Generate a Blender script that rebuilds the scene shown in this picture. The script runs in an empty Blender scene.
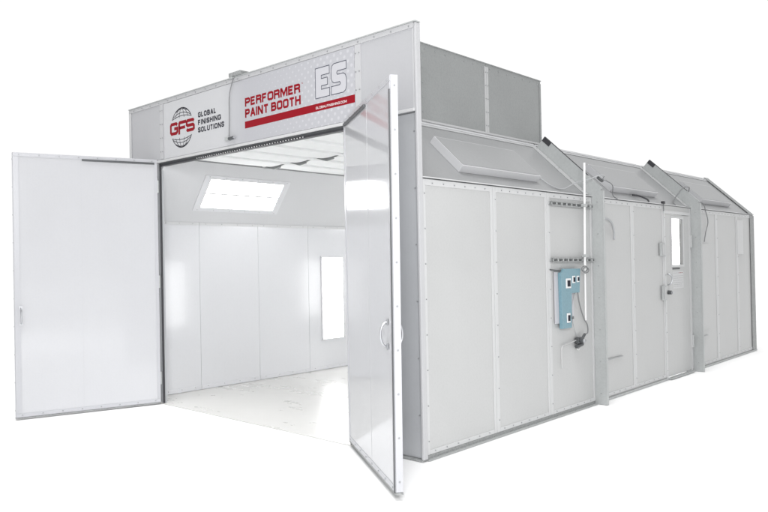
import bpy, math, random
from mathutils import Vector, Matrix
random.seed(7)
K = 1.13                                   # model units -> metres (booth 14 ft wide)
S = bpy.context.scene
COL = S.collection
R = math.radians

# ------------------------------------------------------------------ materials
def new_mat(name):
    m = bpy.data.materials.new(name); m.use_nodes = True
    nt = m.node_tree
    return m, nt, nt.nodes['Principled BSDF']

def metal_paint(name, col, rough=.3, var=.04, coat=0.0, bump=.0, metallic=0.0, speck=0.0, spec=.5, wave=.0, vscale=1.3):
    m, nt, b = new_mat(name)
    N, L = nt.nodes, nt.links
    tc = N.new('ShaderNodeTexCoord')
    n1 = N.new('ShaderNodeTexNoise'); n1.inputs['Scale'].default_value = vscale; n1.inputs['Detail'].default_value = 5
    L.new(tc.outputs['Object'], n1.inputs['Vector'])
    n2 = N.new('ShaderNodeTexNoise'); n2.inputs['Scale'].default_value = 60; n2.inputs['Detail'].default_value = 3
    L.new(tc.outputs['Object'], n2.inputs['Vector'])
    mx = N.new('ShaderNodeMix'); mx.data_type = 'RGBA'
    L.new(n1.outputs['Fac'], mx.inputs['Factor'])
    mx.inputs['A'].default_value = (*[c*(1-var) for c in col], 1)
    mx.inputs['B'].default_value = (*[min(1, c*(1+var)) for c in col], 1)
    mx2 = N.new('ShaderNodeMix'); mx2.data_type = 'RGBA'; mx2.blend_type = 'MULTIPLY'
    rp = N.new('ShaderNodeValToRGB')
    rp.color_ramp.elements[0].position = .3; rp.color_ramp.elements[1].position = .62
    v = 1 - max(speck, .02)
    rp.color_ramp.elements[0].color = (v, v, v, 1); rp.color_ramp.elements[1].color = (1, 1, 1, 1)
    L.new(n2.outputs['Fac'], rp.inputs['Fac'])
    mx2.inputs['Factor'].default_value = 1
    L.new(mx.outputs['Result'], mx2.inputs['A']); L.new(rp.outputs['Color'], mx2.inputs['B'])
    L.new(mx2.outputs['Result'], b.inputs['Base Color'])
    mr = N.new('ShaderNodeMapRange')
    mr.inputs['To Min'].default_value = rough*.85; mr.inputs['To Max'].default_value = rough*1.2
    L.new(n1.outputs['Fac'], mr.inputs['Value']); L.new(mr.outputs['Result'], b.inputs['Roughness'])
    b.inputs['Metallic'].default_value = metallic
    b.inputs['Specular IOR Level'].default_value = spec
    b.inputs['Coat Weight'].default_value = coat; b.inputs['Coat Roughness'].default_value = .06
    if bump or wave:
        nb = N.new('ShaderNodeTexNoise'); nb.inputs['Scale'].default_value = 1.6; nb.inputs['Detail'].default_value = 1
        L.new(tc.outputs['Object'], nb.inputs['Vector'])
        bw = N.new('ShaderNodeBump'); bw.inputs['Strength'].default_value = wave; bw.inputs['Distance'].default_value = .05
        L.new(nb.outputs['Fac'], bw.inputs['Height'])
        bp = N.new('ShaderNodeBump'); bp.inputs['Strength'].default_value = bump; bp.inputs['Distance'].default_value = .002
        L.new(n2.outputs['Fac'], bp.inputs['Height']); L.new(bw.outputs['Normal'], bp.inputs['Normal'])
        L.new(bp.outputs['Normal'], b.inputs['Normal'])
    return m

def emit_mat(name, col, strength):
    m, nt, b = new_mat(name)
    b.inputs['Base Color'].default_value = (.8, .8, .8, 1); b.inputs['Roughness'].default_value = .3
    b.inputs['Emission Color'].default_value = (*col, 1); b.inputs['Emission Strength'].default_value = strength
    return m

M = {}
M['wall'] = metal_paint('white painted wall steel', (.485, .49, .49), .40, .08, .15, .25, speck=.04, wave=.32, vscale=.9)
M['seam'] = metal_paint('white painted seam steel', (.55, .555, .56), .4, .03, 0, .1)
M['inner'] = metal_paint('glossy white inner steel', (.62, .625, .645), .17, .03, .25, 0, wave=.10)
M['innerslope'] = metal_paint('satin white inner roof steel', (.56, .565, .58), .2, .03, .2, 0, wave=.10)
M['door'] = metal_paint('glossy white door steel', (.555, .56, .58), .10, .03, .35, 0, wave=.05)
M['dooredge'] = metal_paint('white door flange', (.50, .505, .53), .3, .03)
M['slope'] = metal_paint('satin roof steel with painted shade', (.295, .30, .305), .38, .14, 0, .3, speck=.06, wave=.06)  # base colour darkened to stand in for weak light on the slopes
M['slopeseam'] = metal_paint('satin light grey seam steel', (.46, .465, .47), .4, .05)
M['plenum'] = metal_paint('satin grey plenum steel with painted shade', (.28, .29, .29), .38, .16, 0, .3, speck=.08)  # galvanised grey, taken darker to carry the light falloff in the colour
M['fascia'] = metal_paint('grey white fascia steel', (.43, .433, .45), .35, .06, 0, .1, wave=.05)
M['fasciaseam'] = metal_paint('pale fascia seam steel', (.48, .483, .495), .35, .04)
M['frontgrey'] = metal_paint('grey front panel steel', (.395, .405, .42), .45, .06, 0, .2)
M['galv'] = metal_paint('galvanised steel', (.44, .455, .455), .42, .10, 0, .2, metallic=.15, speck=.07, vscale=4)
M['galvdark'] = metal_paint('weathered galvanised steel', (.34, .35, .35), .5, .2, 0, .3, metallic=.1, speck=.3, vscale=12)
M['bolt'] = metal_paint('zinc bolt', (.36, .37, .38), .35, .05, metallic=.5)
M['black'] = metal_paint('black rubber seal', (.035, .035, .04), .5, .2)
M['dark'] = metal_paint('dark grey metal', (.10, .105, .11), .45, .2, metallic=.4)
M['chrome'] = metal_paint('brushed chrome', (.52, .53, .55), .3, .05, metallic=.9)
M['white'] = metal_paint('white plastic', (.76, .76, .76), .35, .03)
M['teal'] = metal_paint('teal painted metal', (.18, .31, .365), .4, .08, 0, .2, speck=.12, vscale=5)
M['cable'] = metal_paint('grey cable rubber', (.20, .205, .21), .5, .15)
M['lightcable'] = metal_paint('light grey hose', (.38, .39, .40), .4, .1)
M['red'] = metal_paint('red print', (.25, .002, .010), .6, .05, spec=.2)
M['ink'] = metal_paint('black print', (.02, .02, .03), .6, .05, spec=.2)
M['darkprint'] = metal_paint('charcoal print', (.06, .065, .09), .5, .05, spec=.2)
M['greyprint'] = metal_paint('light grey print', (.50, .50, .53), .35, .03)
M['whiteprint'] = metal_paint('white print', (.75, .75, .75), .4, .02)
M['lens'] = emit_mat('lit diffuser', (1, 1, 1), 7.0)
M['filter'] = metal_paint('white filter cloth', (.80, .81, .81), .9, .05, 0, .4)
M['filterdark'] = metal_paint('grey grid steel', (.20, .21, .21), .5, .1)

def floor_mat():
    m, nt, b = new_mat('pale sealed concrete'); N, L = nt.nodes, nt.links
    tc = N.new('ShaderNodeTexCoord')
    mp = N.new('ShaderNodeMapping'); mp.inputs['Scale'].default_value = (.6, 1.2, 1)
    L.new(tc.outputs['Object'], mp.inputs['Vector'])
    n = N.new('ShaderNodeTexNoise'); n.inputs['Scale'].default_value = 2.4; n.inputs['Detail'].default_value = 8; n.inputs['Roughness'].default_value = .62
    L.new(mp.outputs['Vector'], n.inputs['Vector'])
    rp = N.new('ShaderNodeValToRGB'); e = rp.color_ramp.elements
    e[0].position = .3; e[0].color = (.61, .608, .585, 1); e[1].position = .7; e[1].color = (.655, .65, .63, 1)
    L.new(n.outputs['Fac'], rp.inputs['Fac']); L.new(rp.outputs['Color'], b.inputs['Base Color'])
    mr = N.new('ShaderNodeMapRange'); mr.inputs['To Min'].default_value = .24; mr.inputs['To Max'].default_value = .32
    L.new(n.outputs['Fac'], mr.inputs['Value']); L.new(mr.outputs['Result'], b.inputs['Roughness'])
    bp = N.new('ShaderNodeBump'); bp.inputs['Strength'].default_value = .05; bp.inputs['Distance'].default_value = .003
    L.new(n.outputs['Fac'], bp.inputs['Height']); L.new(bp.outputs['Normal'], b.inputs['Normal'])
    return m
M['floor'] = floor_mat()

def ground_mat():
    m, nt, b = new_mat('white studio floor'); N, L = nt.nodes, nt.links
    tc = N.new('ShaderNodeTexCoord'); n = N.new('ShaderNodeTexNoise'); n.inputs['Scale'].default_value = .6
    L.new(tc.outputs['Object'], n.inputs['Vector'])
    mx = N.new('ShaderNodeMix'); mx.data_type = 'RGBA'
    mx.inputs['A'].default_value = (.93, .93, .93, 1); mx.inputs['B'].default_value = (.95, .95, .95, 1)
    L.new(n.outputs['Fac'], mx.inputs['Factor']); L.new(mx.outputs['Result'], b.inputs['Base Color'])
    b.inputs['Roughness'].default_value = .9; b.inputs['Specular IOR Level'].default_value = .1
    return m
M['ground'] = ground_mat()

def banner_mat():
    """printed vinyl: pale left part, greyer right part with a halftone of light dots"""
    m, nt, b = new_mat('printed vinyl banner'); N, L = nt.nodes, nt.links
    tc = N.new('ShaderNodeTexCoord'); sx = N.new('ShaderNodeSeparateXYZ'); L.new(tc.outputs['Object'], sx.inputs[0])
    def mth(op, a, bb=None):
        n = N.new('ShaderNodeMath'); n.operation = op
        for i, v in enumerate((a, bb)):
            if v is None: continue
            if isinstance(v, (int, float)): n.inputs[i].default_value = v
            else: L.new(v, n.inputs[i])
        return n.outputs[0]
    P = .072
    def dots(ox, oz):
        fx = mth('SUBTRACT', mth('FRACT', mth('ADD', mth('DIVIDE', sx.outputs[0], P*K), ox)), .5)
        fz = mth('SUBTRACT', mth('FRACT', mth('ADD', mth('DIVIDE', sx.outputs[2], P*K), oz)), .5)
        return mth('SQRT', mth('ADD', mth('MULTIPLY', fx, fx), mth('MULTIPLY', fz, fz)))
    d = mth('MINIMUM', dots(0, 0), dots(.5, .5))
    rad = N.new('ShaderNodeMapRange'); L.new(sx.outputs[0], rad.inputs['Value'])
    rad.inputs['From Min'].default_value = -.1*K; rad.inputs['From Max'].default_value = 1.0*K
    rad.inputs['To Min'].default_value = 0; rad.inputs['To Max'].default_value = .17
    mask = mth('LESS_THAN', d, rad.outputs[0])
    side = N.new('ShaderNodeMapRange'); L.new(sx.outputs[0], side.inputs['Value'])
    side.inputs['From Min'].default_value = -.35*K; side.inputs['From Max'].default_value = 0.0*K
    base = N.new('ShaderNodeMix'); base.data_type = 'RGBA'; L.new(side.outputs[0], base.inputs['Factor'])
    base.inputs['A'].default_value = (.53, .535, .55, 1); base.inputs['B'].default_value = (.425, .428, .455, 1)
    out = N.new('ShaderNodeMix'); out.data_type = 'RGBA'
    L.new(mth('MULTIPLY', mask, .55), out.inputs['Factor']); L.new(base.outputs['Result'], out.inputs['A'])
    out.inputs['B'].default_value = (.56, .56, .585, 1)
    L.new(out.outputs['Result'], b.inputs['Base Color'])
    b.inputs['Roughness'].default_value = .4
    nz = N.new('ShaderNodeTexNoise'); nz.inputs['Scale'].default_value = 2.2; L.new(tc.outputs['Object'], nz.inputs['Vector'])
    bp = N.new('ShaderNodeBump'); bp.inputs['Strength'].default_value = .15; bp.inputs['Distance'].default_value = .05
    L.new(nz.outputs['Fac'], bp.inputs['Height']); L.new(bp.outputs['Normal'], b.inputs['Normal'])
    return m
M['banner'] = banner_mat()

def glass_mat():
    m, nt, b = new_mat('clear window glass')
    b.inputs['Base Color'].default_value = (1, 1, 1, 1); b.inputs['Roughness'].default_value = .02
    b.inputs['Transmission Weight'].default_value = 1; b.inputs['IOR'].default_value = 1.45
    return m
M['glass'] = glass_mat()

# ------------------------------------------------------------------ builders
WORLD = {}
def tag(o, label=None, cat=None, group=None, kind=None):
    if label: o['label'] = label
    if cat: o['category'] = cat
    if group: o['group'] = group
    if kind: o['kind'] = kind
    return o

def empty(name, loc):
    o = bpy.data.objects.new(name, None); COL.objects.link(o)
    o.location = Vector(loc)*K; o.empty_display_size = .2
    WORLD[o.name] = Vector(loc)*K
    return o

class MB:
    def __init__(s): s.v = []; s.f = []; s.m = []; s.mats = []
    def _mi(s, mat):
        if mat not in s.mats: s.mats.append(mat)
        return s.mats.index(mat)
    def add(s, vs, fs, mat='wall'):
        n = len(s.v); i = s._mi(mat)
        s.v += [Vector(p) for p in vs]
        for f in fs: s.f.append([n+k for k in f]); s.m.append(i)
        return s
    def box(s, x0, x1, y0, y1, z0, z1, mat='wall', T=None):
        vs = [(x, y, z) for x in (x0, x1) for y in (y0, y1) for z in (z0, z1)]
        if T: vs = [T(*p) for p in vs]
        return s.add(vs, [(0, 1, 3, 2), (4, 6, 7, 5), (0, 4, 5, 1), (2, 3, 7, 6), (0, 2, 6, 4), (1, 5, 7, 3)], mat)
    def prism(s, pts, a, b, axis, mat='wall', T=None):
        """pts: 2D outline; extruded from a to b along axis"""
        n = len(pts)
        def mk(p, t):
            q = {'X': (t, p[0], p[1]), 'Y': (p[0], t, p[1]), 'Z': (p[0], p[1], t)}[axis]
            return T(*q) if T else q
        vs = [mk(p, a) for p in pts] + [mk(p, b) for p in pts]
        fs = [tuple(range(n)), tuple(range(2*n-1, n-1, -1))] + [(i, (i+1) % n, n+(i+1) % n, n+i) for i in range(n)]
        return s.add(vs, fs, mat)
    def bolt(s, p, nrm, r=.007, h=.006, mat='bolt'):
        nrm = Vector(nrm).normalized(); t = nrm.orthogonal().normalized(); u = nrm.cross(t)
        p = Vector(p); n = 6; vs = []
        for hh, rr in ((0, r), (h, r*.8)):
            for k in range(n):
                a = 2*math.pi*k/n; vs.append(p + nrm*hh + t*math.cos(a)*rr + u*math.sin(a)*rr)
        fs = [(k, (k+1) % n, n+(k+1) % n, n+k) for k in range(n)] + [tuple(range(n, 2*n))]
        return s.add(vs, fs, mat)
    def cyl(s, a, b, r, mat='galv', n=16, r2=None):
        return s.tube([a, b], r, mat, n, r2)
    def tube(s, pts, r, mat='cable', n=10, r2=None):
        pts = [Vector(p) for p in pts]; m = len(pts); rings = []; up = None
        for i, p in enumerate(pts):
            d = (pts[min(i+1, m-1)] - pts[max(i-1, 0)]).normalized()
            if up is None: up = d.orthogonal().normalized()
            up = (up - d*up.dot(d)).normalized(); w = d.cross(up)
            rr = r if r2 is None else r + (r2-r)*i/(m-1)
            rings.append([p + up*math.cos(2*math.pi*k/n)*rr + w*math.sin(2*math.pi*k/n)*rr for k in range(n)])
        vs = [v for rg in rings for v in rg]
        fs = [(i*n+k, i*n+(k+1) % n, (i+1)*n+(k+1) % n, (i+1)*n+k) for i in range(m-1) for k in range(n)]
        fs += [tuple(reversed(range(n))), tuple(range((m-1)*n, m*n))]
        return s.add(vs, fs, mat)
    def build(s, name, parent=None, bevel=0, smooth=False, origin=None):
        lo = Vector([min(v[i] for v in s.v) for i in range(3)]); hi = Vector([max(v[i] for v in s.v) for i in range(3)])
        c = Vector(((lo.x+hi.x)/2, (lo.y+hi.y)/2, lo.z)) if origin is None else Vector(origin)
        me = bpy.data.meshes.new(name)
        me.from_pydata([(v-c)*K for v in s.v], [], s.f)
        for mt in s.mats: me.materials.append(M[mt])
        me.polygons.foreach_set('material_index', s.m)
        if smooth: me.polygons.foreach_set('use_smooth', [True]*len(s.f))
        me.validate(); me.update()
        import bmesh
        bm = bmesh.new(); bm.from_mesh(me); bmesh.ops.recalc_face_normals(bm, faces=bm.faces); bm.to_mesh(me); bm.free()
        o = bpy.data.objects.new(name, me); COL.objects.link(o)
        w = c*K
        o.location = w - (WORLD[parent.name] if parent else Vector((0, 0, 0)))
        if parent: o.parent = parent
        WORLD[o.name] = w
        if bevel:
            b = o.modifiers.new('bevel', 'BEVEL'); b.width = bevel*K; b.segments = 2; b.limit_method = 'ANGLE'; b.angle_limit = R(50)
        return o

def curve_pts(pts, n=8):
    """Catmull-Rom through the points"""
    P = [Vector(p) for p in pts]; P = [P[0]*2-P[1]] + P + [P[-1]*2-P[-2]]; out = []
    for i in range(1, len(P)-2):
        for k in range(n):
            t = k/n
            out.append(.5*((2*P[i]) + (P[i+1]-P[i-1])*t + (2*P[i-1]-5*P[i]+4*P[i+1]-P[i+2])*t*t + (3*P[i]-P[i-1]-3*P[i+1]+P[i+2])*t**3))
    out.append(P[-2]); return out

# ------------------------------------------------------------------ key dimensions
W = 3.77; XL, XR = -3.258, -.666; ZH, ZT = 2.327, 2.92
ZE, ZR, RI = 1.885, 2.448, .6; L = 7.24; BAY = 2.44; ZP = 3.085
IX0, IX1 = -3.62, -.12; ZEI = 1.79; ZC = 2.37; CX0, CX1 = -3.17, -.57
slopeN = Vector((ZR-ZE, 0, RI)).normalized()
slopeU = Vector((-RI, 0, ZR-ZE)).normalized(); SL = math.hypot(RI, ZR-ZE)
def TS(u, y, w):                           # right-hand roof slope: u up the slope, w outwards
    return Vector((0, y, ZE)) + slopeU*u + slopeN*w
def TSL(u, y, w):                          # left-hand roof slope (mirror)
    p = TS(u, y, w); return Vector((-W-p.x, p.y, p.z))
slopeNi = Vector((ZC-ZEI, 0, -(CX0-IX0))).normalized()
def TIL(u, y, w):                          # inside face of left slope: w towards the inside
    d = Vector((CX0-IX0, 0, ZC-ZEI)); return Vector((IX0, y, ZEI)) + d.normalized()*u + slopeNi*w
def TIR(u, y, w):
    p = TIL(u, y, w); return Vector((IX0+IX1-p.x, p.y, p.z))
SLI = math.hypot(CX0-IX0, ZC-ZEI)

# ------------------------------------------------------------------ setting
g = MB().add([(-60, -40, -.004), (60, -40, -.004), (60, 90, -.004), (-60, 90, -.004)], [(0, 1, 2, 3)], 'ground').build('ground')
tag(g, 'white seamless floor reaching away around the booth', kind='structure')
f = MB().box(-W+.16, -.13, -.035, L-.1, -.002, .004, 'floor').build('floor')
tag(f, 'pale sealed concrete floor inside the booth', kind='structure')

booth = empty('paint_booth', (-W/2, L/2, 0))
tag(booth, 'long white sheet metal spray painting booth with open double doors and roof plenum', 'booth')

# ------------------------------------------------------------------ side walls, bay by bay
def bolts_line(mb, a, b, step, nrm, r=.0050):
    a, b = Vector(a), Vector(b); n = max(1, int(round((b-a).length/step)))
    for k in range(n+1): mb.bolt(a+(b-a)*((k+.0)/n), nrm, r)

seams_y = [.03, .83, 1.61, 2.36]
edges = []
for bay in range(3):
    base = [0.0, .84, 1.63, BAY]
    edges.append([bay*BAY + t for t in base])
edges[2][-1] = L
DOOR_Y0, DOOR_Y1 = 4.10, 4.80
for side in (0, 1):
    X = 0.0 if side == 0 else -W
    sg = 1 if side == 0 else -1
    for bay in range(3):
        for j in range(3):
            y0, y1 = edges[bay][j], edges[bay][j+1]
            if j == 2 and bay < 2: y1 -= .012
            if j == 0 and bay > 0: y0 += .012
            mb = MB()
            isdoor = side == 0 and bay == 1 and j == 2
            a, b_ = sorted((X, X-sg*.07))
            if isdoor:
                mb.box(a, b_, y0, DOOR_Y0, .0, ZE, 'wall'); mb.box(a, b_, DOOR_Y1, y1, 0, ZE, 'wall')
                mb.box(a, b_, DOOR_Y0, DOOR_Y1, 1.80, ZE, 'wall')
            else:
                mb.box(a, b_, y0, y1, 0, ZE, 'wall')
            # raised seam flange at the near edge, plus top and bottom rails with bolts
            s0, s1 = sorted((X, X+sg*.006))
            n = (sg, 0, 0); xb = X+sg*.006
            mb.box(s0, s1, y0+.004, y0+.046, .03, ZE-.004, 'seam'); bolts_line(mb, (xb, y0+.034, .12), (xb, y0+.034, ZE-.1), .235, n)
            mb.box(s0, s1, y1-.030, y1-.001, .03, ZE-.004, 'seam')
            if not isdoor:
                mb.box(s0, s1, y0+.048, y1-.032, ZE-.045, ZE-.004, 'seam'); bolts_line(mb, (xb, y0+.12, ZE-.028), (xb, y1-.1, ZE-.028), .125, n, .0055)
                mb.box(s0, s1, y0+.048, y1-.032, .03, .06, 'seam'); bolts_line(mb, (xb, y0+.1, .048), (xb, y1-.1, .048), .12, n, .0055)
            mb.build('wall_panel', booth, bevel=.0015)
    # galvanised floor angle
    a, b_ = sorted((X+sg*.002, X+sg*.035))
    mb = MB(); mb.box(a, b_, .0, BAY-.02, 0, .004, 'galv'); c, d = sorted((X+sg*.001, X+sg*.004)); 
    mb.box(c, d, -.0, BAY-.02, .004, .028, 'galvdark'); bolts_line(mb, (X+sg*.02, .1, .004), (X+sg*.02, BAY-.1, .004), .3, (0, 0, 1))
    mb.build('floor_angle', booth)
    mb = MB(); mb.box(min(X+sg*.001, X+sg*.02), max(X+sg*.001, X+sg*.02), BAY+.02, L, 0, .018, 'galv'); mb.build('floor_angle', booth)
    # eave: dark gap and a thin lip
    mb = MB(); a, b_ = sorted((X-sg*.03, X+sg*.004)); mb.box(a, b_, 0, L, ZE+.0005, ZE+.0045, 'dark')
    a, b_ = sorted((X-sg*.03, X+sg*.016)); mb.box(a, b_, 0, L, ZE+.0050, ZE+.0125, 'seam'); mb.build('eave_lip', booth)
    # inner skin of wall: glossy panels
    IX = IX1 if side == 0 else IX0
    ys = [0.0, .64, 1.42, 2.18, 2.96, 3.75, 4.1, 5.08, 5.75, 6.45, L-.08] if side == 0 else [0.0, .64, 1.42, 2.18, 2.96, 3.75, 4.53, 5.3, 6.1, L-.08]
    for y0, y1 in zip(ys[:-1], ys[1:]):
        if side == 0 and abs(y0-4.1) < .01: continue
        mb = MB(); a, b_ = sorted((IX, IX+sg*.03))
        tilt = random.uniform(-.006, .006)
        vs = []
        mb.box(a, b_, y0+.0015, y1-.0015, .004, ZEI, 'inner')
        a, b_ = sorted((IX, IX-sg*.005))
        mb.box(a, b_, y0+.002, y1-.002, ZEI-.03, ZEI-.001, 'seam'); bolts_line(mb, (IX-sg*.005, y0+.08, ZEI-.015), (IX-sg*.005, y1-.08, ZEI-.015), .19, (-sg, 0, 0), .004)
        mb.box(a, b_, y0+.002, y1-.002, .006, .05, 'inner'); bolts_line(mb, (IX-sg*.005, y0+.08, .035), (IX-sg*.005, y1-.08, .035), .19, (-sg, 0, 0), .0045)
        mb.build('inner_panel', booth, bevel=.001)

# base chafing strip at the bottom of the rear wall, rear walls
mb = MB().prism([(-W+.002, .0), (-.002, .0), (-.002, ZE), (-RI, ZR-.002), (-W+RI, ZR-.002), (-W+.002, ZE)], L-.07, L-.002, 'Y', 'wall').build('rear_wall', booth)

# ------------------------------------------------------------------ roof slopes
for side in (0, 1):
    T = TS if side == 0 else TSL
    for bay in range(3):
        y0 = bay*BAY + (.012 if bay else 0); y1 = (bay+1)*BAY - .012 if bay < 2 else L
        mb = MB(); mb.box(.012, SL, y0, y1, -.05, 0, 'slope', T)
        mb.box(.03, SL-.01, y1-.085, y1-.002, .001, .007, 'slopeseam', T)
        mb.box(.03, SL-.01, y0+.002, y0+.05, .001, .006, 'slopeseam', T)
        nn = slopeN if side == 0 else Vector((-slopeN.x, 0, slopeN.z))
        for k in range(5): mb.bolt(T(.1+k*.16, y1-.03, .007), nn, .006)
        mb.box(SL-.075, SL-.003, y0+.052, y1-.087, .001, .006, 'slopeseam', T)
        for k in range(14): mb.bolt(T(SL-.04, y0+.1+k*(y1-y0-.2)/13, .006), nn, .0055)
        mb.build('roof_slope', booth, bevel=.001)
        # lamp housing box on the outside of the slope
        h0, h1 = y0+.56, y0+1.66
        mb = MB(); mb.box(.135, .50, h0, h1, .001, .062, 'fasciaseam', T)
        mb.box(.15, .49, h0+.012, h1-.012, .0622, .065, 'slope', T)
        mb.build('lamp_housing', booth, bevel=.003)
mb = MB()
for bay in range(3):
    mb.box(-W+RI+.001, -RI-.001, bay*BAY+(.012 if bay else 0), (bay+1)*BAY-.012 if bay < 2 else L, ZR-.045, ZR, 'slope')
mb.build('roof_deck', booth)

# ------------------------------------------------------------------ rib flanges at the bay joints
for yj in (BAY, 2*BAY):
    for side in (0, 1):
        X = 0 if side == 0 else -W; sg = 1 if side == 0 else -1
        T = TS if side == 0 else TSL
        mb = MB(); a, b_ = sorted((X-sg*.06, X+sg*.118))
        mb.box(a, b_, yj-.010, yj+.010, .0, ZE+.055, 'galv')
        a, b_ = sorted((X+sg*.112, X+sg*.122)); 
        mb.box(a, b_, yj-.0135, yj+.0135, .0, ZE+.05, 'galv')
        mb.box(-.03, .762, yj-.009, yj+.009, -.04, .128, 'galv', T)
        mb.box(.16, .760, yj-.0105, yj+.0105, .1285, .132, 'black', T)
        mb.box(.66, .758, yj-.0115, yj-.0095, .085, .128, 'black', T)
        bolts_line(mb, (X+sg*.06, yj-.010, .1), (X+sg*.06, yj-.010, ZE-.05), .3, (0, -1, 0), .005)
        mb.build('rib_flange', booth, bevel=.001)

# ------------------------------------------------------------------ plenum box on the roof
PY0, PY1 = .75, 2.60; px0, px1 = -W+RI, -RI
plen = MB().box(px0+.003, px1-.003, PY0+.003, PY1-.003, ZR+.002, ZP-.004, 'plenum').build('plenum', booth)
for (y0, y1) in ((PY0, 1.665), (1.665, PY1)):
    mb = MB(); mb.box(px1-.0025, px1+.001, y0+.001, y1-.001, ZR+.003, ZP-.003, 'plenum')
    for (a, b_) in ((y0+.002, y0+.028), (y1-.028, y1-.002)):
        mb.box(px1+.0012, px1+.008, a, b_, ZR+.02, ZP-.03, 'slopeseam' if (a > PY0+.1 and b_ < PY1-.1) else 'plenum')
        bolts_line(mb, (px1+.008, (a+b_)/2, ZR+.08), (px1+.008, (a+b_)/2, ZP-.08), .13, (1, 0, 0), .0055)
    bolts_line(mb, (px1+.001, y0+.06, ZP-.04), (px1+.001, y1-.06, ZP-.04), .135, (1, 0, 0), .0055)
    mb.build('plenum_panel', plen, bevel=.001)
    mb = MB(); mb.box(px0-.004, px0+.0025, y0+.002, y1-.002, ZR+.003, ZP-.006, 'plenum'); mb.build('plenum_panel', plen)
MB().box(px0-.006, px1+.008, PY0-.004, PY1+.004, ZP-.0035, ZP+.004, 'galvdark').build('plenum_lid', plen)
mb = MB(); mb.box(px1+.001, px1+.014, PY0, PY1, ZR+.002, ZR+.019, 'slopeseam'); mb.build('base_flange', plen)

# ------------------------------------------------------------------ front: side panels, posts, fascia
for (x0, x1) in ((-W+.004, XL-.015), (XR+.015, .0065)):
    mb = MB().box(x0, x1, -.022, -.001, .014, ZH-.004, 'frontgrey')
    bolts_line(mb, (x1-.03, -.022, .3), (x1-.03, -.022, 2.2), .38, (0, -1, 0), .006)
    mb.build('front_panel', booth, bevel=.0015)
MB().box(.0070, .026, -.047, -.0005, .012, ZT-.003, 'fasciaseam').build('corner_post', booth, bevel=.004)
MB().box(-.0435, -.0005, .0, .06, .012, ZE-.004, 'seam').build('corner_post', booth, bevel=.002)
MB().box(-W-.002, -W+.003, -.045, .05, .012, ZH-.002, 'seam').build('corner_post', booth, bevel=.001)
MB().box(-.50, .014, -.05, .03, .0, .011, 'galvdark').build('floor_angle', booth)
for x in (XL, XR):
    s = 1 if x == XL else -1
    mb = MB(); a, b_ = sorted((x-s*.014, x+s*.004)); mb.box(a, b_, -.03, .012, .0, ZH-.005, 'frontgrey')
    a, b_ = sorted((x+s*.0045, x+s*.011)); mb.box(a, b_, -.032, -.012, .0, ZH-.005, 'black')
    mb.build('door_jamb', booth)
# outer side walls above the roof edge behind the fascia and the header
fas = MB()
fas.box(-W-.02, .0065, -.044, -.006, ZH+.001, ZT-.002, 'fascia')
fas = fas.build('fascia', booth, bevel=.002)
mb = MB(); mb.box(-W-.022, .03, -.058, -.004, ZT-.0015, ZT+.006, 'galv'); mb.box(-W-.021, .0065, -.050, -.0445, ZT-.036, ZT-.002, 'fasciaseam')
bolts_line(mb, (-W+.08, -.05, ZT-.022), (-.03, -.05, ZT-.022), .16, (0, -1, 0), .005); mb.build('top_rail', fas)
mb = MB(); mb.box(-.006, .0065, -.0475, -.0445, ZH+.002, ZT-.037, 'fasciaseam'); mb.build('edge_trim', fas)
mb = MB(); mb.box(-W-.026, -W-.0205, -.05, .0, ZH-.0, ZT-.003, 'seam'); mb.box(-W-.02, -W+.02, -.052, -.0445, ZH+.002, ZT-.037, 'seam'); mb.build('edge_trim', fas, bevel=.003)
for xs in (-3.165, -.512):
    mb = MB(); mb.box(xs-.032, xs+.026, -.051, -.0445, ZH+.03, ZT-.038, 'fasciaseam')
    for xx in (xs-.02, xs+.014): bolts_line(mb, (xx, -.051, ZH+.1), (xx, -.051, ZT-.1), .13, (0, -1, 0), .0055)
    mb.build('seam_flange', fas, bevel=.001)
mb = MB(); mb.box(-W-.015, .0060, -.056, -.0445, ZH-.001, ZH+.022, 'seam'); mb.build('bottom_rail', fas, bevel=.005)
# header bar with black seal and row of bright fixings under it
mb = MB(); mb.box(XL+.017, XR-.017, -.03, .03, ZH-.012, ZH-.0015, 'dark')
mb.box(XL+.017, XR-.017, -.026, .02, ZH-.030, ZH-.0125, 'black')
for k in range(44):
    x = XL+.65+k*.034; mb.bolt((x, -.026, ZH-.022), (0, -1, 0), .005, .004, 'white')
mb.build('header_seal', booth)

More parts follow.
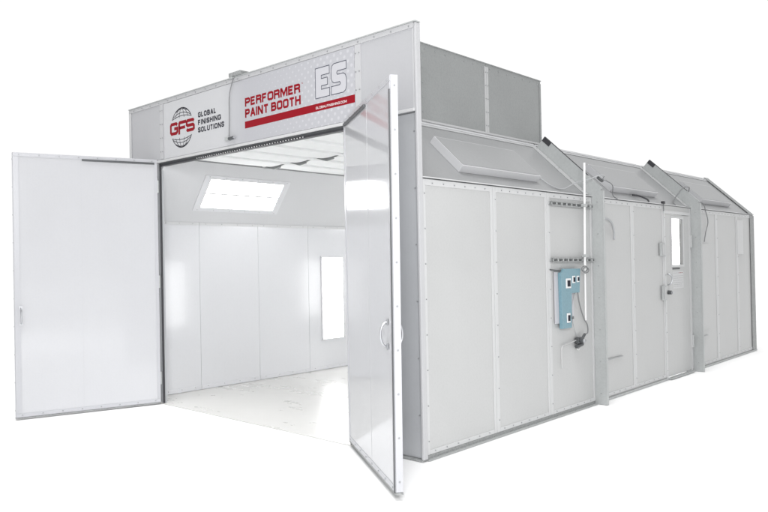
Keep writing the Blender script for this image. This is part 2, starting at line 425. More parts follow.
# ------------------------------------------------------------------ inside: slopes, ceiling, lamps
for side in (0, 1):
    T = TIL if side else TIR
    for bay in range(3):
        y0 = bay*BAY; y1 = min((bay+1)*BAY, L-.08)
        h0, h1 = (y0+.55, y0+1.57) if bay == 0 else (y0+.78, y0+1.80)
        u0, u1 = .17, .57
        mb = MB()
        mb.box(.0, u0, y0, y1, -.03, 0, 'innerslope', T); mb.box(u1, SLI, y0, y1, -.03, 0, 'innerslope', T)
        mb.box(u0, u1, y0, h0, -.03, 0, 'innerslope', T); mb.box(u0, u1, h1, y1, -.03, 0, 'innerslope', T)
        mb.build('inner_slope', booth)
        fx = MB()
        fx.box(u0-.02, u1+.02, h0-.05, h0+.03, .001, .006, 'inner', T); fx.box(u0-.02, u1+.02, h1-.03, h1+.05, .001, .006, 'inner', T)
        fx.box(u0-.02, u0+.025, h0+.031, h1-.031, .001, .006, 'inner', T); fx.box(u1-.025, u1+.02, h0+.031, h1-.031, .001, .006, 'inner', T)
        fx.box((u0+u1)/2-.008, (u0+u1)/2+.008, h0+.031, h1-.031, -.002, .003, 'slopeseam', T)
        nn = (T(.1, 0, .1)-T(.1, 0, 0))
        for k in range(6): 
            fx.bolt(T(u0-.005, h0+k*(h1-h0)/5, .006), nn, .004); fx.bolt(T(u1+.005, h0+k*(h1-h0)/5, .006), nn, .004)
        fo = fx.build('light_fixture', booth)
        MB().box(u0+.02, u1-.02, h0+.025, h1-.025, -.02, -.006, 'lens', T).build('diffuser', fo)
def wall_lamp(face, c, hw, z0, z1):
    """face: 'L','R' side walls or 'B' rear wall"""
    if face == 'B':
        T = lambda a, b_, w: Vector((c+a, L-.085-w, b_))
    else:
        IX = IX0 if face == 'L' else IX1; s = 1 if face == 'L' else -1
        T = lambda a, b_, w: Vector((IX+s*w, c+a, b_))
    fx = MB(); t = .022
    fx.box(-hw-t, -hw, z0-t, z1+t, .001, .010, 'inner', T); fx.box(hw, hw+t, z0-t, z1+t, .001, .010, 'inner', T)
    fx.box(-hw, hw, z0-t, z0, .001, .010, 'inner', T); fx.box(-hw, hw, z1, z1+t, .001, .010, 'inner', T)
    nn = T(0, 0, 1)-T(0, 0, 0)
    for k in range(7):
        for a in (-hw-t/2, hw+t/2): fx.bolt(T(a, z0+k*(z1-z0)/6, .010), nn, .004)
    fx.bolt(T(0, z1-.035, .008), nn, .009, .006, 'dark'); fx.bolt(T(0, z0+.03, .008), nn, .009, .006, 'white')
    fo = fx.build('light_fixture', booth)
    MB().box(-hw+.0005, hw-.0005, z0+.0005, z1-.0005, .001, .007, 'lens', T).build('diffuser', fo)
for c in (2.577, 4.9, 6.6): wall_lamp('L', c, .175, .385, 1.395)
for c in (2.42, 5.34, 6.6): wall_lamp('R', c, .215, .385, 1.395)
for c in (-3.05, -1.10): wall_lamp('B', c, .30, .30, 2.0)  # rear lamps are added so the service door window shows white

# ceiling: quilted filter rows between grid bars
rows = []
x = CX0+.02
while x < CX1-.1:
    rows.append(x); x += .41
for (y0, y1) in ((.06, 1.14), (1.18, 2.38), (2.42, 3.6), (3.64, 4.8), (4.84, 6.0), (6.04, L-.1)):
    for x0 in rows:
        x1 = min(x0+.385, CX1-.01)
        nx = 10; vs = []; fs = []
        for i in range(nx+1):
            t = i/nx
            sag = .034*math.sin(math.pi*t)**.6 if 0 < t < 1 else 0
            for j in range(5):
                u = j/4
                vs.append((x0+(x1-x0)*t, y0+(y1-y0)*u, ZC+.028-sag-(.006*math.sin(math.pi*u))))
        for i in range(nx):
            for j in range(4): fs.append((i*5+j, (i+1)*5+j, (i+1)*5+j+1, i*5+j+1))
        MB().add(vs, fs, 'filter').build('ceiling_filter', booth, smooth=True)
mb = MB()
for x0 in rows[1:]: mb.box(x0-.022, x0-.004, .03, L-.1, ZC-.006, ZC+.05, 'filter')
mb.box(CX0-.01, CX1+.01, .0, L-.08, ZC+.052, ZC+.06, 'inner')
mb.build('ceiling_grid', booth)
for yb in (1.16, 2.40, 3.62, 4.82, 6.02):
    mb = MB(); mb.box(CX0+.001, CX1-.001, yb-.012, yb+.012, ZC+.008, ZC+.05, 'filter')
    for x0 in rows[:-1]:                          # small dark wedge shaped clips
        mb.prism([(x0+.03, ZC+.006), (x0+.27, ZC+.006), (x0+.27, ZC-.022), (x0+.17, ZC-.034)], yb-.010, yb+.010, 'Y', 'filterdark')
    mb.build('cross_beam', booth)

# ------------------------------------------------------------------ big swing doors
def big_door(hx, end, dl, labels, handle_u):
    h = Vector((hx, -.052, 0)); e = Vector(end); d = (e-h).normalized(); dl = (e-h).length
    n = Vector((-d.y, d.x, 0)) if hx < -2 else Vector((d.y, -d.x, 0))
    lean = .020 if hx > -2 else 0            # the right leaf hangs slightly out of square
    T = lambda u, w, z: h + d*(u + lean*z*u/dl) + n*w + Vector((0, 0, z))
    z0, z1 = (.02, 2.36) if hx < -2 else (.045, 2.36); t = .042
    mb = MB(); mb.box(0, dl, -t, 0, z0, z1, 'door', T)
    leaf = mb.build('door', booth, bevel=.0015); leaf['label'] = labels
    mb = MB()
    for (a, b_, c, dd, st) in ((.002, dl-.002, z1-.034, z1-.002, .16), (.002, dl-.002, z0+.002, z0+.034, .16)):
        mb.box(a, b_, .0005, .004, c, dd, 'dooredge', T)
        k = int(dl/st)
        for i in range(k+1): mb.bolt(T(.05+i*(dl-.1)/k, .004, (c+dd)/2), n, .006)
    mb.box(dl-.045, dl-.002, .0005, .004, z0+.036, z1-.036, 'dooredge', T)
    mb.box(.002, .03, .0005, .004, z0+.036, z1-.036, 'dooredge', T)
    mb.build('face_flange', leaf)
    mb = MB(); mb.box(dl+.0005, dl+.004, -t+.001, -.001, z0+.002, z1-.002, 'dooredge', T)
    for i in range(10): mb.bolt(T(dl+.004, -t/2, z0+.06+i*(z1-z0-.12)/9), d, .0065, .0025)
    mb.build('edge_flange', leaf, bevel=.0008)
    um = dl*.55
    mb = MB(); mb.box(um-.004, um+.003, .0005, .0013, z0+.036, z1-.036, 'door', T); mb.build('sheet_joint', leaf)
    # dark guide strip at the top of the hinge half
    mb = MB(); mb.box(.03, .68, .0045, .014, z1-.05, z1-.032, 'dark', T); mb.build('guide_strip', leaf)
    if hx > -2:
        mb = MB(); mb.box(.0, .66, -.03, -.012, z1+.001, z1+.016, 'galv', T); mb.build('top_bar', leaf)
        mb = MB(); mb.box(dl-.012, dl+.0045, .0045, .010, z0, z1-.08, 'dark', T); mb.build('edge_seal', leaf)
    mb = MB(); mb.box(.0, dl+.004, -t, .002, z0-.012, z0-.001, 'galvdark', T); mb.build('bottom_seal', leaf)
    for s, w0 in ((1, .004), (-1, -t)):
        mb = MB(); u = handle_u; za, zb = .845, .985
        pts = []
        for k in range(13):
            a = math.pi*k/12; pts.append(T(u, w0+s*(.004+.038*math.sin(a)), (za+zb)/2-(zb-za)/2*math.cos(a)))
        mb.tube(pts, .006, 'chrome', 10)
        for z in (za, zb): mb.box(u-.014, u+.014, min(w0, w0+s*.006), max(w0, w0+s*.006), z-.016, z+.016, 'chrome', T)
        mb.build('handle', leaf, smooth=False, bevel=.0)
    for z in (.25, 1.18, 2.1):
        mb = MB(); mb.cyl(T(-.006, -.012, z-.06), T(-.006, -.012, z+.06), .011, 'galv', 12); mb.build('hinge', leaf)
    return leaf
big_door(XL, (-3.6215, -1.247, 0), 1.27, 'left hand swing door folded out to the side', 1.20)
big_door(XR, (.401, -.742, 0), 1.30, 'right hand swing door folded back past the corner', 1.15)

# ------------------------------------------------------------------ service door in the side wall
fr = MB()
fr.box(-.035, .012, DOOR_Y0-.03, DOOR_Y0+.008, .004, 1.83, 'seam'); fr.box(-.035, .012, DOOR_Y1-.008, DOOR_Y1+.03, .004, 1.83, 'seam')
fr.box(-.035, .012, DOOR_Y0+.009, DOOR_Y1-.009, 1.795, 1.83, 'seam')
bolts_line(fr, (.012, DOOR_Y0-.012, .1), (.012, DOOR_Y0-.012, 1.75), .2, (1, 0, 0), .005)
sd = MB(); wy0, wy1, wz0, wz1 = 4.28, 4.60, 1.235, 1.75; dy0, dy1 = DOOR_Y0+.012, DOOR_Y1-.012
sd.box(-.03, .008, dy0, wy0, .03, 1.79, 'wall'); sd.box(-.03, .008, wy1, dy1, .03, 1.79, 'wall')
sd.box(-.03, .008, wy0, wy1, .03, wz0, 'wall'); sd.box(-.03, .008, wy0, wy1, wz1, 1.79, 'wall')
sd = sd.build('service_door', booth); sd['label'] = 'service door with tall narrow lit window'
fr.build('door_frame', booth, bevel=.001)
wf = MB(); t = .022
wf.box(.0085, .016, wy0-t, wy0+.003, wz0-t, wz1+t, 'seam'); wf.box(.0085, .016, wy1-.003, wy1+t, wz0-t, wz1+t, 'seam')
wf.box(.0085, .016, wy0+.0035, wy1-.0035, wz0-t, wz0+.003, 'seam'); wf.box(.0085, .016, wy0+.0035, wy1-.0035, wz1-.003, wz1+t, 'seam')
wf = wf.build('window_frame', sd, bevel=.001)
MB().box(-.014, -.009, wy0+.001, wy1-.001, wz0+.001, wz1-.001, 'glass').build('pane', sd)
mb = MB().tube(curve_pts([(.009, 4.155, 1.14), (.04, 4.16, 1.125), (.05, 4.17, 1.08), (.04, 4.16, 1.035), (.009, 4.155, 1.02)], 5), .007, 'chrome', 8).build('pull_handle', sd, smooth=True)
mb = MB().cyl((.0085, 4.15, .94), (.045, 4.15, .94), .022, 'dark', 14).cyl((.0455, 4.15, .94), (.065, 4.15, .94), .014, 'chrome', 12).build('lock_knob', sd)
MB().box(.0085, .011, 4.29, 4.50, 1.185, 1.205, 'dark').build('name_plate', sd)
lab = MB().box(.0085, .0105, 4.29, 4.60, .975, 1.165, 'seam')
lab = lab.build('notice', sd)
mb = MB(); rr = random.Random(4)
for k, z in enumerate((1.146, 1.112, 1.088, 1.064, 1.04, 1.018, .998)):
    y = 4.31
    while y < 4.56:
        wd = rr.uniform(.012, .04)
        mb.box(.0108, .0112, y, min(y+wd, 4.585), z-.0025, z+.0025, 'red' if (k == 0 and y > 4.44) else 'bolt'); y += wd+.012
mb.build('print', lab)
for (y0, y1, z0, z1) in ((3.945, 4.055, 1.335, 1.475), (3.975, 4.065, .86, 1.02)):
    mb = MB(); mb.box(.0065, .03, y0, y1, z0, z1, 'galv'); mb.box(.0305, .036, y0+.02, y1-.02, z0+.015, z1-.015, 'slopeseam'); mb.build('latch_plate', booth, bevel=.002)
for z in (.35, 1.5):
    mb = MB(); mb.cyl((.018, 4.835, z-.07), (.018, 4.835, z+.07), .011, 'galv', 12); mb.box(.0125, .017, 4.80, 4.86, z-.07, z+.07, 'seam'); mb.build('door_hinge', booth)
MB().box(.002, .05, DOOR_Y0-.0, DOOR_Y1, .0045, .012, 'galv').build('threshold', booth)

# ------------------------------------------------------------------ banner with printed lettering
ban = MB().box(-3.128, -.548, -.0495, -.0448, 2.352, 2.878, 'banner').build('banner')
tag(ban, 'long printed advertising banner fixed across the front above the open doors', 'banner')
YB = -.0500
def text(s, x0, x1, z0, z1, mat, name='lettering', off=.0, y=YB, parent=ban):
    c = bpy.data.curves.new('txt', 'FONT'); c.body = s; c.offset = 0; c.resolution_u = 6; c.extrude = 0
    o = bpy.data.objects.new('txt', c); COL.objects.link(o)
    bpy.context.view_layer.update()
    me = bpy.data.meshes.new_from_object(o.evaluated_get(bpy.context.evaluated_depsgraph_get()))
    vs = [v.co.copy() for v in me.vertices]; fs = [tuple(p.vertices) for p in me.polygons]
    bpy.data.objects.remove(o); bpy.data.curves.remove(c); bpy.data.meshes.remove(me)
    ax, bx = min(v.x for v in vs), max(v.x for v in vs); ay, by = min(v.y for v in vs), max(v.y for v in vs)
    mb = MB(); h = (z1-z0)*off*4
    for q, (dx, dz) in enumerate(((0, 0), (h, 0), (-h, 0), (0, h*.6), (0, -h*.6)) if off else ((0, 0),)):
        mb.add([(x0+h+(v.x-ax)/(bx-ax)*(x1-x0-2*h)+dx, y-q*.00012, z0+(v.y-ay)/(by-ay)*(z1-z0)+dz) for v in vs], fs, mat)
    return mb.build(name, parent)
def ribbon(mb, pts, w, mat, closed=False, y=YB):
    """flat stroke along a 2D polyline (x, z)"""
    P = [Vector((p[0], p[1])) for p in pts]; n = len(P); a = []; b_ = []
    for i in range(n):
        p0 = P[i-1] if (i or closed) else P[i]; p1 = P[(i+1) % n] if (i < n-1 or closed) else P[i]
        d1 = (P[i]-p0).normalized() if (P[i]-p0).length > 1e-9 else (p1-P[i]).normalized()
        d2 = (p1-P[i]).normalized() if (p1-P[i]).length > 1e-9 else d1
        n1 = Vector((-d1.y, d1.x)); n2 = Vector((-d2.y, d2.x)); m = (n1+n2).normalized(); sc = w/2/max(.35, m.dot(n1))
        a.append(P[i]+m*sc); b_.append(P[i]-m*sc)
    vs = [(q.x, y, q.y) for q in a] + [(q.x, y, q.y) for q in b_]
    rng = range(n if closed else n-1)
    mb.add(vs, [(i, (i+1) % n, n+(i+1) % n, n+i) for i in rng], mat)
def glyph(c, e):
    b, t = -e, 1+e
    return {
    'A': (1.08, [[(-.02, b), (.45, 1), (.55, 1), (1.02, b)], [(.2, .30), (.8, .30)]]),
    'B': (1, [[(.5, 0), (0, 0), (0, 1), (.76, 1), (.93, .88), (.93, .65), (.76, .53), (.05, .53)], [(.76, .53), (1, .39), (1, .14), (.8, 0), (.45, 0)]]),
    'C': (1, [[(1, .66), (1, .86), (.82, 1), (.18, 1), (0, .86), (0, .14), (.18, 0), (.82, 0), (1, .14), (1, .34)]]),
    'E': (.88, [[(1, 1), (0, 1), (0, 0), (1, 0)], [(.05, .52), (.88, .52)]]),
    'F': (.86, [[(1, 1), (0, 1), (0, b)], [(.05, .5), (.86, .5)]]),
    'G': (1.04, [[(1, .70), (1, .86), (.82, 1), (.18, 1), (0, .86), (0, .14), (.18, 0), (.82, 0), (1, .12), (1, .46), (.55, .46)]]),
    'H': (1, [[(0, b), (0, t)], [(1, b), (1, t)], [(.05, .52), (.95, .52)]]),
    'I': (.0, [[(0, b), (0, t)]]),
    'L': (.82, [[(0, t), (0, 0), (1, 0)]]),
    'M': (1.3, [[(0, b), (0, 1), (.12, 1), (.5, .12), (.88, 1), (1, 1), (1, b)]]),
    'N': (1.05, [[(0, b), (0, 1), (.1, 1), (.9, 0), (1, 0), (1, t)]]),
    'O': (1.06, [[(.5, 0), (.18, 0), (0, .14), (0, .86), (.18, 1), (.82, 1), (1, .86), (1, .14), (.82, 0), (.48, 0)]]),
    'P': (.95, [[(0, b), (0, 1), (.8, 1), (1, .88), (1, .58), (.8, .45), (.05, .45)]]),
    'R': (1, [[(0, b), (0, 1), (.8, 1), (.98, .88), (.98, .62), (.8, .5), (.05, .5)], [(.7, .5), (.9, .38), (.97, .2), (1.0, b)]]),
    'S': (.98, [[(1, .72), (1, .86), (.82, 1), (.18, 1), (0, .87), (0, .67), (.16, .55), (.84, .46), (1, .34), (1, .14), (.82, 0), (.18, 0), (0, .14), (0, .29)]]),
    'T': (.98, [[(-.06, 1), (1.06, 1)], [(.5, 1), (.5, b)]]),
    'U': (1, [[(0, t), (0, .14), (.18, 0), (.82, 0), (1, .14), (1, t)]]),
    '.': (.0, [[(0, b), (0, e)]]),
    }[c]
def sign_text(s_, x0, x1, z0, z1, mat, bold=.2, gap=.2, y=YB, name='lettering'):
    """heavy condensed capitals drawn as strokes, fitted to the given width"""
    H = z1-z0; sw = H*bold; e = (sw/2)/(H-sw)
    un = sum(.42 if c == ' ' else glyph(c, e)[0] for c in s_)
    fixed = sum(0 if c == ' ' else sw for c in s_) + (len(s_)-1)*sw*gap*2
    k = (x1-x0-fixed)/un
    mb = MB(); x = x0; q = 0
    for c in s_:
        if c == ' ': x += .42*k + sw*gap*2; continue
        wd, strokes = glyph(c, e)
        for st in strokes:
            q += 1
            ribbon(mb, [(x+sw/2+p[0]*wd*k, z0+sw/2+p[1]*(H-sw)) for p in st], sw*(1 if bold < .22 else 1), mat, y=y-.00003*(q % 9))
        x += wd*k + sw + sw*gap*2
    return mb.build(name, ban)
# globe emblem
gx, gz, gr = -2.815, 2.612, .183
def seg_clip(pts, mb, w):
    run = []
    for p in pts + [None]:
        ok = p is not None and not (2.53 < p[1] < 2.70) and not (gz-.078 < p[1] < gz+.078)
        if ok: run.append(p)
        else:
            if len(run) > 1: ribbon(mb, run, w, 'ink')
            run = []
mb = MB()
N_ = 96
seg_clip([(gx+gr*math.cos(2*math.pi*k/N_), gz+gr*math.sin(2*math.pi*k/N_)) for k in range(N_+1)], mb, .008)
for kx in (.66, .26):
    seg_clip([(gx+gr*kx*math.cos(2*math.pi*k/N_), gz+gr*math.sin(2*math.pi*k/N_)) for k in range(N_+1)], mb, .006)
for s in (1, -1):
    for hz, bend in ((.60, .035), (.84, .025)):
        hw = math.sqrt(1-hz*hz)*gr
        pts = [(gx-hw+2*hw*k/16, gz+s*(gr*hz + bend*(1-((k-8)/8)**2)-.006)) for k in range(17)]
        ribbon(mb, pts, .006, 'ink')
    pts = [(gx-gr*.91+2*gr*.91*k/16, gz+s*(gr*.47+ .024*(1-((k-8)/8)**2))) for k in range(17)]
    ribbon(mb, pts, .006, 'ink')
mb.build('globe_emblem', ban)
# heavy squared capitals G F S drawn as thick strokes
mb = MB(); hz0, hz1 = 2.556, 2.674; sw = .029
def stroke_letter(x0, pts, w): 
    wd = .118
    ribbon(mb, [(x0+p[0]*wd, hz0+sw/2+p[1]*(hz1-hz0-sw)) for p in pts], w, 'red', y=YB-.0006)
stroke_letter(-3.003, [(.95, .86), (.8, 1), (.12, 1), (0, .85), (0, .15), (.12, 0), (.8, 0), (.95, .15), (.95, .5), (.5, .5)], sw)
stroke_letter(-2.858, [(0, -.22), (0, .9), (.08, 1), (1, 1)], sw); stroke_letter(-2.858, [(.05, .45), (.85, .45)], sw*.95)
stroke_letter(-2.732, [(1, .85), (.88, 1), (.12, 1), (0, .88), (0, .62), (.12, .5), (.88, .5), (1, .38), (1, .12), (.88, 0), (.12, 0), (0, .15)], sw)
mb.build('lettering', ban)
text('®', -2.612, -2.596, 2.566, 2.582, 'ink')
sign_text('GLOBAL', -2.545, -2.262, 2.662, 2.709, 'ink', .25, .30)
sign_text('FINISHING', -2.546, -2.192, 2.594, 2.641, 'ink', .25, .30)
sign_text('SOLUTIONS', -2.548, -2.146, 2.526, 2.573, 'ink', .25, .30)
sign_text('PERFORMER', -1.845, -1.140, 2.648, 2.720, 'red', .255, .17)
sign_text('PAINT BOOTH', -1.846, -1.137, 2.555, 2.627, 'red', .255, .17)
text('™', -1.128, -1.108, 2.708, 2.720, 'red')
MB().add([(-1.850, YB, 2.466), (-.5485, YB, 2.474), (-.5485, YB, 2.532), (-1.850, YB, 2.524)], [(0, 1, 2, 3)], 'red').build('stripe', ban)
sign_text('GLOBALFINISHING.COM', -.965, -.632, 2.488, 2.506, 'whiteprint', .17, .45, y=YB-.0006)
# E S outlined letters
mb = MB()
def P2(pts, x0, x1, z0=2.568, z1=2.794): return [(x0+a*(x1-x0), z0+b*(z1-z0)) for a, b in pts]
Eo = P2([(0, 0), (.98, 0), (.98, .27), (.42, .27), (.42, .385), (.84, .385), (.84, .625), (.42, .625), (.42, .735), (.98, .735), (.98, 1), (0, 1)], -.966, -.808)
So = P2([(0, 0), (.80, 0), (.94, .06), (1, .18), (1, .44), (.94, .56), (.80, .62), (.42, .62), (.38, .66), (.38, .70), (.42, .735), (1, .735), (1, 1), (.2, 1), (.06, .94), (0, .82),
         (0, .54), (.06, .43), (.2, .37), (.56, .37), (.60, .34), (.60, .30), (.56, .27), (0, .27)], -.792, -.632)
ribbon(mb, Eo, .0058, 'darkprint', True); ribbon(mb, So, .0058, 'darkprint', True)
mb.build('outlined_lettering', ban)
fill = MB(); 
for poly in (Eo, So): fill.add([(p[0], YB+.0003, p[1]) for p in poly], [tuple(range(len(poly)))], 'greyprint')
fill.build('letter_fill', ban)

# ------------------------------------------------------------------ small fittings on the front
jb = MB(); jb.box(-2.035, -1.87, -.075, .03, ZT+.0065, ZT+.040, 'galvdark'); jb.box(-2.035, -1.99, -.0751, -.0505, ZT-.01, ZT+.006, 'galv')
jb = jb.build('junction_box', bevel=.003); tag(jb, 'small dark grey box on top edge of the front above the banner', 'electrical box')
cd = MB().tube(curve_pts([(-1.985, -.062, 2.912), (-2.02, -.064, 2.84), (-2.052, -.060, 2.758), (-2.056, -.060, 2.6), (-2.060, -.062, 2.428)], 6), .0035, 'cable', 8).build('cord', smooth=True)
tag(cd, 'thin grey cord hanging down between the two halves of the banner', 'cord')
sb = empty('door_switch', (-2.03, -.06, 2.388))
tag(sb, 'small switch with pale body at the lower end of the thin cord', 'switch')
MB().box(-2.095, -2.05, -.085, -.0575, 2.390, 2.422, 'galv').build('body', sb, bevel=.003)
MB().cyl((-2.0495, -.072, 2.405), (-1.99, -.072, 2.407), .013, 'dark', 14).cyl((-1.9895, -.072, 2.407), (-1.965, -.072, 2.407), .008, 'chrome', 12).build('plunger', sb)

# ------------------------------------------------------------------ fittings on the side wall
def strut(z0, z1, y0, y1, label, tilt=0):
    mb = MB(); t = .003
    h = z1-z0
    def T(x, y, z): return (x, y, z + (y-y0)*tilt)
    mb.box(.0065, .010, y0, y1, z0, z1, 'galv', T)
    mb.box(.0105, .032, y0, y1, z1-t, z1, 'galv', T); mb.box(.0105, .032, y0, y1, z0, z0+t, 'galv', T)
    mb.box(.0322, .035, y0, y1, z1-.008, z1, 'galvdark', T); mb.box(.0322, .035, y0, y1, z0, z0+.008, 'galvdark', T)
    k = int((y1-y0)/.042)
    for i in range(k+1):
        y = y0+i*(y1-y0)/k; mb.box(.0322, .0345, max(y0, y-.009), min(y1, y+.009), z0+.0095, z1-.0095, 'dark' if i % 2 else 'galv', T)
    o = mb.build('strut_channel'); tag(o, label, 'mounting rail', 'slotted rails on the side wall'); return o
strut(1.775, 1.812, 1.665, 2.39, 'slotted metal rail high on the wall just under the roof edge', .0)
strut(1.300, 1.337, 1.668, 2.40, 'slotted metal rail just above the teal control panel', -.012)

pipe = empty('conduit_pipe', (.05, 2.19, .78)); tag(pipe, 'tall white upright pipe rising above the roof edge beside the teal panel', 'pipe')
MB().cyl((.052, 2.185, 1.25), (.052, 2.215, 2.175), .0105, 'white', 16).build('tube', pipe, smooth=False)
MB().cyl((.052, 2.18, .78), (.052, 2.185, 1.2495), .008, 'white', 12).build('lower_tube', pipe)
for z in (1.35, 1.795): MB().box(.036, .072, 2.168, 2.222, z-.012, z+.012, 'galv').build('clamp', pipe, bevel=.002)

cp = empty('control_panel', (.03, 1.9, .73)); tag(cp, 'teal blue L shaped control panel with small gauges on the side wall', 'control panel')
MB().prism([(1.775, .735), (1.935, .735), (1.945, 1.03), (2.085, 1.03), (2.105, 1.238), (1.83, 1.242), (1.80, 1.215), (1.765, 1.21)], .020, .05, 'X', 'teal').build('body', cp, bevel=.002)
MB().box(.0065, .0195, 1.72, 2.03, .78, 1.215, 'greyprint').build('back_plate', cp, bevel=.001)
for (y0, y1, z0, z1) in ((1.84, 1.922, 1.075, 1.158), (1.952, 1.998, 1.115, 1.178), (2.03, 2.07, 1.122, 1.176), (1.845, 1.90, .782, .862)):
    gg = MB().box(.0505, .058, y0, y1, z0, z1, 'whiteprint').build('gauge', cp, bevel=.002)
    m_ = (y1-y0)*.22
    MB().box(.0582, .063, y0+m_, y1-m_, z0+(z1-z0)*.18, z1-(z1-z0)*.2, 'ink').build('dial', gg)
MB().cyl((.0635, 1.905, .825), (.082, 1.915, .825), .011, 'dark', 10).build('knob', cp)
MB().tube([(.02, 1.64, 1.238), (.03, 1.70, 1.232), (.035, 1.79, 1.225)], .005, 'dark', 8).build('hanger', cp)
mb = MB(); ring = [(.06+.0*k, 2.165+.055*math.cos(2*math.pi*k/20), 1.235+.024*math.sin(2*math.pi*k/20)) for k in range(21)]
mb.tube(ring, .0045, 'cable', 8); mb.tube([(p[0]+.012, p[1], p[2]-.012) for p in ring], .0045, 'cable', 8)
o = mb.build('hose_coil', smooth=True); tag(o, 'small dark coil of hose beside the top of the teal panel', 'hose')

vl = empty('air_regulator', (.04, 2.11, .54)); tag(vl, 'small dark air valve with fittings low on the wall below the teal panel', 'valve')
MB().box(.0065, .045, 2.055, 2.15, .585, .635, 'dark').build('body', vl, bevel=.004)
MB().cyl((.0455, 2.09, .61), (.075, 2.09, .61), .022, 'dark', 14).cyl((.0755, 2.09, .61), (.082, 2.09, .61), .018, 'chrome', 14).build('dial', vl)
MB().cyl((.03, 2.1505, .62), (.03, 2.20, .655), .012, 'dark', 12).cyl((.03, 2.151, .575), (.03, 2.21, .60), .010, 'bolt', 12).build('fitting', vl)
MB().cyl((.03, 2.04, .56), (.03, 2.15, .572), .016, 'dark', 12).build('bowl', vl)
MB().tube([(.02, 2.05+.045*k/10*2, .555-.03*math.sin(math.pi*k/10)) for k in range(11)], .003, 'white', 8).build('loop', vl)
MB().tube([(.02, 1.80, .40), (.02, 1.80, .56), (.02, 1.82, .585), (.02, 2.054, .612)], .005, 'wall', 8).build('side_arm', vl)
h1 = MB().tube(curve_pts([(.04, 2.068, 1.03), (.045, 2.08, .95), (.045, 2.10, .90), (.045, 2.16, .80), (.045, 2.222, .735), (.04, 2.238, .67), (.035, 2.20, .655)], 6), .0055, 'cable', 8).build('air_hose', smooth=True)
tag(h1, 'dark thin hose curving from the teal panel to the valve below', 'hose')
h2 = MB().tube(curve_pts([(.03, 2.03, 1.027), (.03, 1.99, .95), (.03, 1.978, .88), (.03, 1.995, .76), (.03, 2.05, .66), (.03, 2.09, .638)], 6), .0035, 'lightcable', 8).build('air_hose', smooth=True)
tag(h2, 'pale thin hose bowing left from the teal panel to the valve below', 'hose')

def slope_line(pts, r, mat): 
    return MB().tube(curve_pts(pts, 7), r, mat, 8)
c1 = slope_line([TS(.36, 1.68, .003), TS(.29, 1.74, .012), TS(.19, 1.77, .012), TS(.09, 1.83, .012), TS(.06, 1.98, .012), (-.02, 2.18, 2.0), (.03, 2.32, 2.035), (.10, 2.41, 2.075), (.11, 2.48, 2.075), (.06, 2.55, 2.05)], .005, 'lightcable').build('cable', smooth=True)
tag(c1, 'pale cable sagging across the near roof slope to the first rib', 'cable')
c2 = slope_line([(.06, 2.55, 2.05), (.02, 2.72, 2.05), (.0, 2.88, 2.02), TS(.05, 2.93, .02), (.035, 2.90, 1.89)], .005, 'cable').build('cable', smooth=True)
tag(c2, 'dark cable arching down to the roof edge just behind the first rib', 'cable')
jc = MB().cyl((.055, 2.47, 2.06), (.02, 2.62, 2.045), .014, 'dark', 12).cyl((.005, 2.50, 2.00), (-.01, 2.62, 1.99), .010, 'dark', 12).build('cable_connector', smooth=False)
tag(jc, 'black plug connector where the cables meet behind the first rib', 'connector')
hk = MB().tube(curve_pts([(.012, 2.60, 1.70), (.03, 2.68, 1.695), (.035, 2.76, 1.665), (.035, 2.80, 1.61), (.035, 2.815, 1.56), (.035, 2.81, 1.50)], 6), .010, 'lightcable', 10).build('bent_pipe', smooth=True)
tag(hk, 'short bent grey pipe on the wall behind the first rib', 'pipe')
for (y, lab_) in ((2.66, 'short dark ledge low on the wall behind the first rib'), (5.0, 'short dark ledge low on the wall behind the second rib')):
    o = MB().prism([(y, .370), (y+.34, .372), (y+.34, .380), (y, .380)], .0065, .016, 'X', 'bolt').build('ledge_bracket')
    tag(o, lab_, 'bracket', 'short ledges on the side wall')
lg = [(3.50, 1.93, .05, 'black cable end with hook on the roof edge above the middle bay'), (4.05, 1.90, .03, 'black cable clip on the roof edge above the service door')]
o = MB().tube(curve_pts([TS(.10, 3.46, .02), TS(.07, 3.54, .035), (.02, 3.62, 1.925), (.015, 3.68, 1.905)], 5), .009, 'black', 8).build('cable_hook', smooth=True); tag(o, lg[0][3], 'hook')
o = MB().box(-.0, .03, 4.03, 4.075, 1.898, 1.925, 'black').box(.018, .024, 4.045, 4.06, 1.82, 1.8975, 'cable').build('cable_clip'); tag(o, lg[1][3], 'clip')
c3 = slope_line([(.03, 4.36, 1.90), TS(.06, 4.45, .02), TS(.15, 4.68, .03), (-.05, 4.80, 2.12), (-.01, 4.86, 2.13), (-.03, 4.95, 2.12), TS(.15, 5.10, .02), (.02, 5.22, 1.96), (.03, 5.30, 1.86), (.025, 5.385, 1.74), (.02, 5.32, 1.62), (.02, 5.26, 1.50)], .0055, 'cable').build('cable', smooth=True)
tag(c3, 'dark cable passing over the second rib and hanging down the rear bay', 'cable')
o = MB().box(.0065, .012, 5.15, 5.43, .45, 1.478, 'wall').build('cover_plate', booth, bevel=.001)
o = MB().box(.0065, .012, 6.52, 6.76, 1.345, 1.80, 'seam').build('cover_plate', booth, bevel=.001)
MB().box(.0065, .014, L-.16, L-.001, .02, ZE-.01, 'galvdark').build('rear_corner_trim', booth)
MB().box(.012, SL-.0, L-.16, L-.002, .008, .016, 'galvdark', TS).build('rear_corner_trim', booth)

# ------------------------------------------------------------------ world, lamps, camera
w = bpy.data.worlds.new('World'); S.world = w; w.use_nodes = True
bg = w.node_tree.nodes['Background']; bg.inputs['Color'].default_value = (1, 1, 1, 1); bg.inputs['Strength'].default_value = 1.0
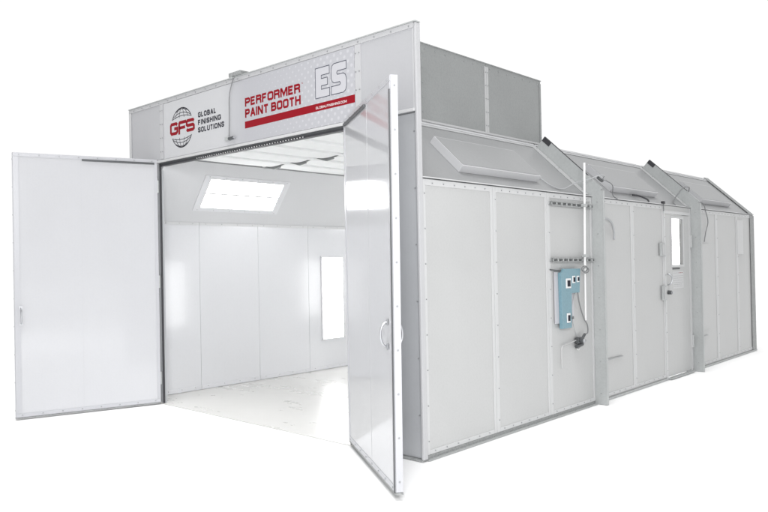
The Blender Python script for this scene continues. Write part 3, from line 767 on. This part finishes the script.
# world shaped for light: white behind the booth, dimmed overhead and behind camera
wn, wl = w.node_tree.nodes, w.node_tree.links
wt = wn.new('ShaderNodeTexCoord')
def wdot(v, lo, hi, a, b_):
    d = wn.new('ShaderNodeVectorMath'); d.operation = 'DOT_PRODUCT'; d.inputs[1].default_value = v
    wl.new(wt.outputs['Generated'], d.inputs[0])
    m_ = wn.new('ShaderNodeMapRange'); m_.interpolation_type = 'SMOOTHSTEP'
    for k_, v_ in (('From Min', lo), ('From Max', hi), ('To Min', a), ('To Max', b_)): m_.inputs[k_].default_value = v_
    wl.new(d.outputs['Value'], m_.inputs['Value']); return m_.outputs[0]
wm = wn.new('ShaderNodeMath'); wm.operation = 'MULTIPLY'
wl.new(wdot((-.68, .73, 0), .0, .55, .50, 1.02), wm.inputs[0]); wl.new(wdot((0, 0, 1), .5, .8, 1.0, .5), wm.inputs[1])
wl.new(wm.outputs[0], bg.inputs['Color'])

def area(name, loc, target, size, power, col=(1, 1, 1)):
    l = bpy.data.lights.new(name, 'AREA'); l.shape = 'RECTANGLE'; l.size, l.size_y = size; l.energy = power; l.color = col
    o = bpy.data.objects.new(name, l); COL.objects.link(o); o.location = Vector(loc)*K
    o.rotation_euler = (Vector(target)*K-Vector(loc)*K).to_track_quat('-Z', 'Y').to_euler(); return o
sun = bpy.data.lights.new('added_top_light', 'SUN'); sun.energy = 2.15; sun.angle = R(35)  # added light from above that keeps the ground white
so = bpy.data.objects.new('added_top_light', sun); COL.objects.link(so); so.rotation_euler = Vector((.16, -.26, 1)).to_track_quat('Z', 'Y').to_euler(); so.location = (0, 0, 12)

area('added_key_light', (4.3, -4.6, 2.9), (-.3, 0.6, 1.3), (2.4, 1.8), 430)  # added light from the front right, fading along the booth

cam = bpy.data.cameras.new('camera'); co = bpy.data.objects.new('camera', cam); COL.objects.link(co); S.camera = co
cam.sensor_width = 36; cam.lens = 36*728.447/768; cam.clip_end = 500; cam.clip_start = .05
yaw, pit, rol = -.746, .0088, -.0191
fw = Vector((math.sin(yaw)*math.cos(pit), math.cos(yaw)*math.cos(pit), math.sin(pit)))
rt = Vector((math.cos(yaw), -math.sin(yaw), 0)); up = rt.cross(fw)
r2 = rt*math.cos(rol)+up*math.sin(rol); u2 = -rt*math.sin(rol)+up*math.cos(rol)
mat = Matrix((r2, u2, -fw)).transposed().to_4x4(); mat.translation = Vector((3.1181, -3.7431, 1.3247))*K
co.matrix_world = mat

S.view_settings.view_transform = 'Standard'; S.view_settings.look = 'None'; S.view_settings.exposure = 0; S.view_settings.gamma = 1
S.cycles.use_denoising = True; S.cycles.max_bounces = 10; S.cycles.diffuse_bounces = 6; S.cycles.glossy_bounces = 5
S.cycles.caustics_reflective = False; S.cycles.caustics_refractive = False; S.cycles.sample_clamp_indirect = 6
